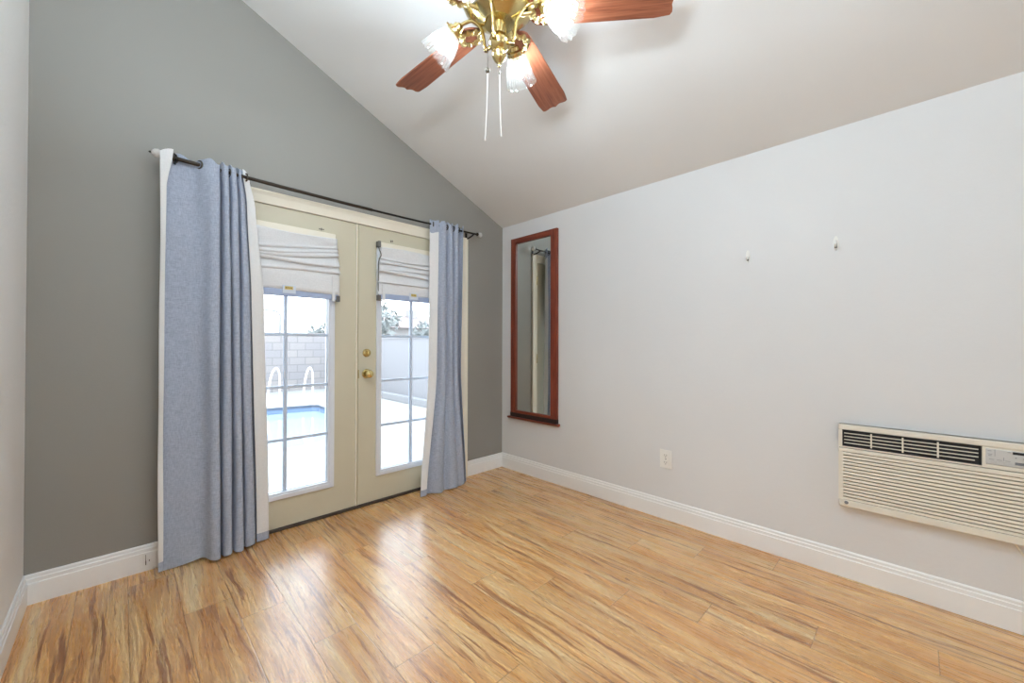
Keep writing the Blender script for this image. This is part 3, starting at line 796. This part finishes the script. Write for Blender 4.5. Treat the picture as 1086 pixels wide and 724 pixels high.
for (y, z, w, h) in ((-3.010, 0.733, 0.010, 0.0016), (-3.011, 0.720, 0.012, 0.0016), (-3.011, 0.714, 0.009, 0.0016), (-3.024, 0.727, 0.0012, 0.028), (-3.047, 0.705, 0.0012, 0.014), (-3.015, 0.699, 0.014, 0.0014), (-3.036, 0.699, 0.014, 0.0014), (-3.057, 0.699, 0.014, 0.0014), (-3.061, 0.735, 0.008, 0.0016)):
    box(bm, (AX-0.0016, y-w/2, z-h/2), (AX-0.0009, y+w/2, z+h/2))
for y, s in ((-3.078, -1), (-3.098, 1)):
    prism(bm, [(y-0.003, 0.716-s*0.0018), (y+0.003, 0.716-s*0.0018), (y, 0.716+s*0.0022)], AX-0.0030, AX-0.0025, 0)
obj('panel_markings', bm, 'ac_print', cp)
bm = NB(); tube(bm, smooth_path([(-0.020, -3.075, 0.374), (-0.020, -3.083, 0.352), (-0.016, -3.105, 0.315), (-0.012, -3.15, 0.25), (-0.010, -3.22, 0.20), (-0.010, -3.30, 0.22), (-0.008, -3.34, 0.28)]), 0.004, 8)
obj('power_cord', bm, 'ac', ac, True)

# ------------------------------------------------------------------ ceiling fan
FX, FY, FZ = -1.514, -1.593, 2.535
CZ = ceil_z(FX)
fan = thing('ceiling_fan', 'brass ceiling fan with five cherry wood blades and four lit glass shades', 'ceiling fan', (FX, FY, CZ))
def fz(z): return z - CZ          # world height to the fan's own height
def lobj(name, bm, mat, parent=fan, smooth=True): return obj(name, bm, mat, parent, smooth, local=True)
# canopy on the sloping ceiling, rod
bm = NB(); lathe(bm, [(0.075, 0), (0.075, -0.012), (0.055, -0.05), (0.028, -0.072), (0.0, -0.074)], (0, 0, 0.018), (SLOPE, 0, 1), 28)
lobj('canopy', bm, 'brass')
bm = NB(); tube(bm, [(0, 0, -0.04), (0, 0, fz(2.68))], 0.013, 14); lobj('downrod', bm, 'brass')
bm = NB(); lathe(bm, [(0.03, fz(2.748)), (0.035, fz(2.723)), (0.09, fz(2.708)), (0.135, fz(2.683)), (0.152, fz(2.648)), (0.157, fz(2.608)), (0.157, fz(2.588)), (0.150, fz(2.581)), (0.152, fz(2.573)),
                   (0.146, fz(2.561)), (0.126, fz(2.541)), (0.100, fz(2.520)), (0.080, fz(2.505)), (0.066, fz(2.497)), (0.062, fz(2.493)), (0.040, fz(2.491)), (0.0, fz(2.490))][::-1], n=40)
lobj('motor_housing', bm, 'brass')
bm = NB(); lathe(bm, [(0.0, fz(2.491)), (0.028, fz(2.491)), (0.026, fz(2.478)), (0.021, fz(2.463)), (0.021, fz(2.451)), (0.026, fz(2.447)), (0.037, fz(2.436)), (0.0425, fz(2.420)), (0.0435, fz(2.415)), (0.043, fz(2.411)),
                   (0.040, fz(2.400)), (0.032, fz(2.388)), (0.025, fz(2.383)), (0.028, fz(2.379)), (0.0300, fz(2.367)), (0.027, fz(2.352)), (0.018, fz(2.338)), (0.008, fz(2.331)), (0.006, fz(2.325)), (0.0085, fz(2.320)), (0.006, fz(2.314)), (0.0, fz(2.312))], n=32)
lobj('light_fitter', bm, 'brass')
# blades with leafy irons
def blade_mesh():
    r0, r1, w0, w1 = 0.118, 0.705, 0.124, 0.157
    out = []
    for k in range(13):                                        # rounded root
        a = PI/2 + PI*k/12
        out.append((r0+0.055+0.055*math.cos(a), w0/2*math.sin(a)))
    def edge(r): return (w0 + (w1-w0)*min(1, (r-r0)/(r1-r0)*1.15))/2
    low = [(r, -edge(r)) for r in (0.26, 0.34, 0.42, 0.50, 0.58, 0.632)]
    tip = [(0.693, -w1/2+0.006), (0.700, -w1/2+0.018), (0.698, -w1/2+0.032), (0.692, -0.030), (0.693, -0.018), (0.699, -0.008), (0.705, 0.0),
           (0.699, 0.008), (0.693, 0.018), (0.692, 0.030), (0.698, w1/2-0.032), (0.700, w1/2-0.018), (0.693, w1/2-0.006)]
    up = [(r, edge(r)) for r in (0.632, 0.58, 0.50, 0.42, 0.34, 0.26)]
    bm = NB(); prism(bm, out + low + tip + up, -0.0035, 0.0035, 2)
    return bm
PITCH = Matrix.Rotation(math.radians(-13), 4, 'X')
def iron_mesh():
    bm = NB()
    # arm from the motor to the ornament
    path = smooth_path([(0.070, 0, -0.008), (0.090, 0, -0.012), (0.11, 0, -0.014), (0.135, 0, -0.011)], 5)
    tube(bm, path, [0.012-0.004*k/(len(path)-1) for k in range(len(path))], 10)
    # scalloped oval ring with leaves
    n = 60; cx, ax_, ay_ = 0.180, 0.058, 0.052
    ro, ri = [], []
    for k in range(n):
        a = 2*PI*k/n
        s = 1 + 0.10*math.cos(9*a) + 0.05*math.cos(4*a)
        h = 0.004*math.cos(18*a)
        ro.append((cx+ax_*s*math.cos(a), ay_*s*math.sin(a), -0.0095+h)); si = 0.56 + 0.07*math.cos(7*a+1)
        ri.append((cx+ax_*si*math.cos(a), ay_*si*math.sin(a), -0.0095-h))
    mid = [((a[0]+b[0])/2, (a[1]+b[1])/2, -0.0165-0.003*math.cos(2*PI*k*9/n)) for k, (a, b) in enumerate(zip(ro, ri))]
    top_o = [(p[0], p[1], -0.0038) for p in ro]; top_i = [(p[0], p[1], -0.0038) for p in ri]
    L = [[bm.verts.new(p) for p in ring] for ring in (top_o, ro, mid, ri, top_i)]
    for a, b in zip(L, L[1:]):
        for k in range(n): bm.faces.new((a[k], a[(k+1) % n], b[(k+1) % n], b[k]))
    for k in range(n): bm.faces.new((L[4][k], L[4][(k+1) % n], L[0][(k+1) % n], L[0][k]))
    for sx, sy in ((0.146, 0.022), (0.146, -0.022), (0.224, 0.0)):
        bmesh.ops.create_uvsphere(bm, u_segments=10, v_segments=6, radius=0.0065, matrix=Matrix.Translation((sx, sy, -0.014)))
    return bm
bl = iron = None
for k in range(5):
    ang = math.radians(20.0 + 72*k)
    if bl is None:
        b = blade_mesh(); b.transform(PITCH); bl = lobj('blade', b, 'blade')
        b = iron_mesh(); b.transform(PITCH); iron = obj('blade_iron', b, 'brass_old', bl, True, local=True)
        c = bl
    else:
        c = bl.copy(); COL.objects.link(c); c.parent = fan
        i2 = iron.copy(); COL.objects.link(i2); i2.parent = c
    c.location = (0, 0, fz(FZ)); c.rotation_euler = (0, 0, ang)
# light arms, sockets, fluted tulip shades, bulbs
SA = Vector((0.198, 0, fz(2.517))); SD = Vector((0.105, 0, -0.088)).normalized()
def shade_mesh():
    n, m, L = 96, 14, 0.122
    q = Vector((0, 0, 1)).rotation_difference(SD)
    def rad(t): return 0.030 + 0.034*math.sin(min(1.0, t*1.25)*PI/2)**0.8 + 0.010*max(0, t-0.72)/0.28 - 0.0
    rings_o, rings_i = [], []
    for j in range(m+1):
        t = j/m; ro, ri = [], []
        for k in range(n):
            a = 2*PI*k/n
            fl = 1 + (0.050*abs(math.cos(8*a)) - 0.03)*min(1, t*3)
            r = rad(t)*fl; z = L*t + (0.007*abs(math.cos(8*a)) if j == m else 0.0)*1.0
            ro.append(SA + SD*0.012 + q @ Vector((r*math.cos(a), r*math.sin(a), z)))
            ri.append(SA + SD*0.012 + q @ Vector(((r-0.003)*math.cos(a), (r-0.003)*math.sin(a), z)))
        rings_o.append(ro); rings_i.append(ri)
    bm = NB(); R_ = [[bm.verts.new(p) for p in r] for r in rings_o + rings_i[::-1]]
    for a, b in zip(R_, R_[1:] + R_[:1]):
        for k in range(n): bm.faces.new((a[k], a[(k+1) % n], b[(k+1) % n], b[k]))
    return bm
def arm_mesh():
    bm = NB()
    p = smooth_path([(0.034, 0, fz(2.411)), (0.050, 0, fz(2.401)), (0.064, 0, fz(2.415)), (0.070, 0, fz(2.455)), (0.085, 0, fz(2.501)), (0.120, 0, fz(2.537)), (0.158, 0, fz(2.538)), SA - SD*0.02], 6)
    tube(bm, p, 0.0072, 10)
    # leaf curl at the foot of the arm
    lathe(bm, [(0, 0), (0.009, 0), (0.010, 0.006), (0.007, 0.012), (0, 0.013)], (0.058, 0, fz(2.393)), (0, 0, 1), 12)
    return bm
def socket_mesh():
    bm = NB(); lathe(bm, [(0.0, -0.030), (0.012, -0.030), (0.016, -0.022), (0.022, -0.020), (0.024, -0.006), (0.034, 0.000), (0.036, 0.012), (0.033, 0.018), (0.020, 0.019), (0.018, 0.034), (0.0, 0.034)], SA, SD, 24)
    for k in range(3):
        q = Vector((0, 0, 1)).rotation_difference(SD); a = 2*PI*k/3
        d = q @ Vector((math.cos(a), math.sin(a), 0)); tube(bm, [SA + SD*0.010 + d*0.034, SA + SD*0.010 + d*0.046], 0.0035, 8)
    return bm
def bulb_mesh():
    bm = NB(); lathe(bm, [(0.0, 0.034), (0.013, 0.034), (0.014, 0.040), (0.022, 0.052), (0.0285, 0.068), (0.0295, 0.078), (0.027, 0.090), (0.019, 0.102), (0.009, 0.108), (0.0, 0.109)], SA, SD, 20)
    return bm
arm = None
base_ang = math.degrees(PI/2 - yaw) - 19.0            # the arm that points away from the camera, a little to its right
for k in range(4):
    ang = math.radians(base_ang + 90*k)
    if arm is None:
        arm = lobj('lamp_arm', arm_mesh(), 'brass')
        subs = [obj('socket', socket_mesh(), 'brass', arm, True, local=True), obj('glass_shade', shade_mesh(), 'lamp_glass', arm, True, local=True),
                obj('bulb', bulb_mesh(), 'bulb', arm, True, local=True)]
        a = arm
    else:
        a = arm.copy(); COL.objects.link(a); a.parent = fan
        for s in subs:
            s2 = s.copy(); COL.objects.link(s2); s2.parent = a
    a.rotation_euler = (0, 0, ang)
# pull chains
Rh, Fh = Vector((Rv.x, Rv.y, 0)), Vector((Fv.x, Fv.y, 0)).normalized()
def chain(o, z0, zmid, z1, sway, bead):
    p0 = Vector((o.x, o.y, fz(z0))); pm = Vector((o.x, o.y, fz(zmid)))
    bm = NB(); tube(bm, [p0, pm], 0.0014, 6); c = lobj('pull_chain', bm, 'steel')
    bm = NB()
    if bead:
        bmesh.ops.create_uvsphere(bm, u_segments=12, v_segments=8, radius=0.010, matrix=Matrix.Translation(pm) @ Matrix.Diagonal((1, 1, 1.15, 1)))
    else:
        lathe(bm, [(0.001, 0.006), (0.004, 0.002), (0.004, -0.008), (0.001, -0.012)][::-1], pm, (0, 0, 1), 10)
    obj('chain_bead', bm, 'steel', c, True, local=True)
    bm = NB(); tube(bm, smooth_path([pm, pm + Rh*sway*0.3 + Vector((0, 0, fz(z1)-fz(zmid)))*0.5, pm + Rh*sway + Vector((0, 0, fz(z1)-fz(zmid)))], 6), 0.0019, 6)
    obj('pull_cord', bm, 'cord_white', c, True, local=True)
chain(Rh*-0.047, 2.395, 2.300, 2.010, -0.010, True)
chain(Rh*0.002, 2.314, 2.294, 2.026, 0.008, False)

# ------------------------------------------------------------------ outside: patio, pool, block wall, street
PX = -0.1
bm = NB()
pool = [(-5.2, 5.4), (-5.2, 3.6), (-4.6, 2.9), (-1.6, 2.62), (-0.75, 2.68), (-0.1, 3.3), (0.28, 4.4), (0.30, 5.6), (-0.2, 6.1), (-4.6, 6.2)]
pp = [Vector((x, y, 0)) for x, y in pool]
ring = []
for i in range(len(pp)):
    p0, p1, p2, p3 = pp[i-1], pp[i], pp[(i+1) % len(pp)], pp[(i+2) % len(pp)]
    for k in range(4):
        t = k/4
        ring.append(0.5*((2*p1)+(p2-p0)*t+(2*p0-5*p1+4*p2-p3)*t*t+(3*p1-p0-3*p2+p3)*t**3))
outer = [(-9, 0.0), (2.6, 0.0), (2.6, 9.2), (-9, 9.2)]
# patio slab with a pool-shaped hole
v_in = [bm.verts.new((p.x, p.y, PX)) for p in ring]; v_out = [bm.verts.new((x, y, PX)) for x, y in outer]
es = [bm.edges.new((v_in[k], v_in[(k+1) % len(v_in)])) for k in range(len(v_in))] + [bm.edges.new((v_out[k], v_out[(k+1) % 4])) for k in range(4)]
bmesh.ops.triangle_fill(bm, use_beauty=True, use_dissolve=False, edges=es)
bmesh.ops.remove_doubles(bm, verts=bm.verts[:], dist=1e-5)
r = bmesh.ops.extrude_face_region(bm, geom=bm.faces[:])
bmesh.ops.translate(bm, verts=[v for v in r['geom'] if isinstance(v, bmesh.types.BMVert)], vec=(0, 0, -0.06))
tag(obj('patio_ground', bm, 'concrete'), 'pale concrete patio outside the french doors', 'patio', kind='structure')
bm = NB()
a = [bm.verts.new((p.x, p.y, PX-0.005)) for p in ring]; b = [bm.verts.new((p.x, p.y, -0.9)) for p in ring]
for k in range(len(a)): bm.faces.new((a[k], a[(k+1) % len(a)], b[(k+1) % len(a)], b[k]))
bm.faces.new(b)
pl = tag(obj('pool_basin_ground', bm, 'tile'), 'blue tiled swimming pool sunk in the patio', 'swimming pool', kind='structure')
bm = NB(); bm.faces.new([bm.verts.new((p.x, p.y, PX-0.13)) for p in ring])
obj('pool_water', bm, 'water', pl, local=True)
def bwall(name, lo, hi, label):
    bm = NB(); box(bm, lo, hi); box(bm, (lo[0]-0.02, lo[1]-0.02, hi[2]), (hi[0]+0.02, hi[1]+0.02, hi[2]+0.05))
    tag(obj(name, bm, 'block'), label, 'garden wall', kind='structure')
bwall('exterior_wall', (-9.0, 9.0, -0.1), (2.6, 9.2, 1.42), 'pale block garden wall across the far side of the pool')
bm = NB(); box(bm, (-0.1, -9.0, -0.1), (0.1, 0.0, 1.30)); box(bm, (-0.12, -9.0, 1.30), (0.12, 0, 1.35))
w2 = obj('exterior_wall', bm, 'wall_stucco'); w2.location = (2.5, 9.0, 0)
tag(w2, 'pale plastered garden wall running along the side of the patio', 'garden wall', kind='structure')
bm = NB(); box(bm, (1.72, 0.6, -0.1), (1.86, 8.98, 0.04), 0.01)
tag(obj('planter_curb', bm, 'curb'), 'concrete curb of the narrow bed beside the side garden wall', 'curb', kind='structure')
def rail(x, y, label, first=None):
    if first is None:
        bm = NB(); tube(bm, smooth_path([(0.0, 0.42, 0), (0.0, 0.42, 0.45), (0.0, 0.36, 0.66), (0.0, 0.20, 0.74), (0.0, 0.0, 0.62), (0.0, -0.14, 0.34), (0, -0.2, 0.0), (0, -0.2, -0.04)], 6), 0.020, 12)
        o = obj('pool_handrail', bm, 'white_paint', None, True)
    else:
        o = first.copy(); COL.objects.link(o)
    o.location = (x, y, PX); o.rotation_euler = (0, 0, math.radians(-35))
    return tag(o, label, 'handrail', 'pool handrails')
h_ = rail(-0.35, 6.74, 'white curved pool handrail nearer the wide curtain')
rail(0.24, 6.44, 'white curved pool handrail seen through the middle column of panes', h_)
def tree(x, y, h, r, label, seed):
    rn = random.Random(seed); t = thing('garden_tree', label, 'tree', (x, y, -0.1), 'trees beyond the garden wall')
    bm = NB(); tube(bm, [(0, 0, 0), (0.05, 0, h*0.4), (0.0, 0.05, h*0.75)], [0.14, 0.11, 0.05], 10); obj('trunk', bm, 'bark', t, True, local=True)
    bm = NB()
    for k in range(420):
        d = Vector((rn.gauss(0, 1), rn.gauss(0, 1), rn.gauss(0, 1))).normalized()*r*(rn.random()**0.45)
        c = Vector((0, 0, h-r*0.8)) + Vector((d.x, d.y, d.z*0.9))
        q = Quaternion((rn.gauss(0, 1), rn.gauss(0, 1), rn.gauss(0, 1), rn.gauss(0, 1))).normalized()
        s = rn.uniform(0.10, 0.22)*r
        vs = [bm.verts.new(c + q @ Vector(p)*s) for p in ((-1, 0, 0), (0, -0.45, 0.1), (1, 0, 0), (0, 0.45, 0.1))]
        bm.faces.new(vs)
    obj('crown', bm, 'foliage_hazed', t, local=True)
tree(5.6, 14.2, 3.1, 1.0, 'feathery tree seen through the door with the knob, under its shade', 3)
tree(4.75, 17.8, 2.3, 0.95, 'low rounded tree over the far garden wall', 4)
tree(8.9, 15.4, 2.4, 0.85, 'low tree beside the distant house roof', 6)
hs = thing('neighbor_house', 'distant low house with tiled roof beyond the garden wall', 'house', (12.7, 20.6, -0.1))
bm = NB(); box(bm, (8.4, 18.2, -0.1), (17.0, 23.0, 2.15)); obj('house_wall', bm, 'stucco', hs)
bm = NB(); prism(bm, [(17.8, 2.1), (23.4, 2.1), (20.6, 3.0)], 8.1, 17.6, 0); obj('house_roof', bm, 'roof', hs)
bm = NB(); box(bm, (10.6, 20.0, 2.1), (11.1, 20.6, 3.35)); obj('chimney', bm, 'stucco', hs)
sl = thing('street_lamp', 'tall thin street lamp far beyond the pool', 'street lamp', (9.89, 46.5, -0.1))
bm = NB(); tube(bm, [(0, 0, 0), (0, 0, 4.5)], [0.13, 0.10], 10); obj('lamp_post', bm, 'pole', sl, True, local=True)
bm = NB(); tube(bm, smooth_path([(0, 0, 4.4), (-0.15, 0, 4.65), (-0.5, 0, 4.85), (-1.0, 0, 4.9)], 5), 0.08, 8); obj('lamp_bracket', bm, 'pole', sl, True, local=True)
bm = NB(); box(bm, (-1.5, -0.15, 4.82), (-0.95, 0.15, 4.98), 0.04); obj('lamp_head', bm, 'pole', sl, local=True)
bm = NB(); box(bm, (-60, 9.2, -0.16), (90, 120, -0.1))
tag(obj('exterior_ground', bm, 'concrete'), 'pale ground beyond the garden wall', 'ground', kind='structure')
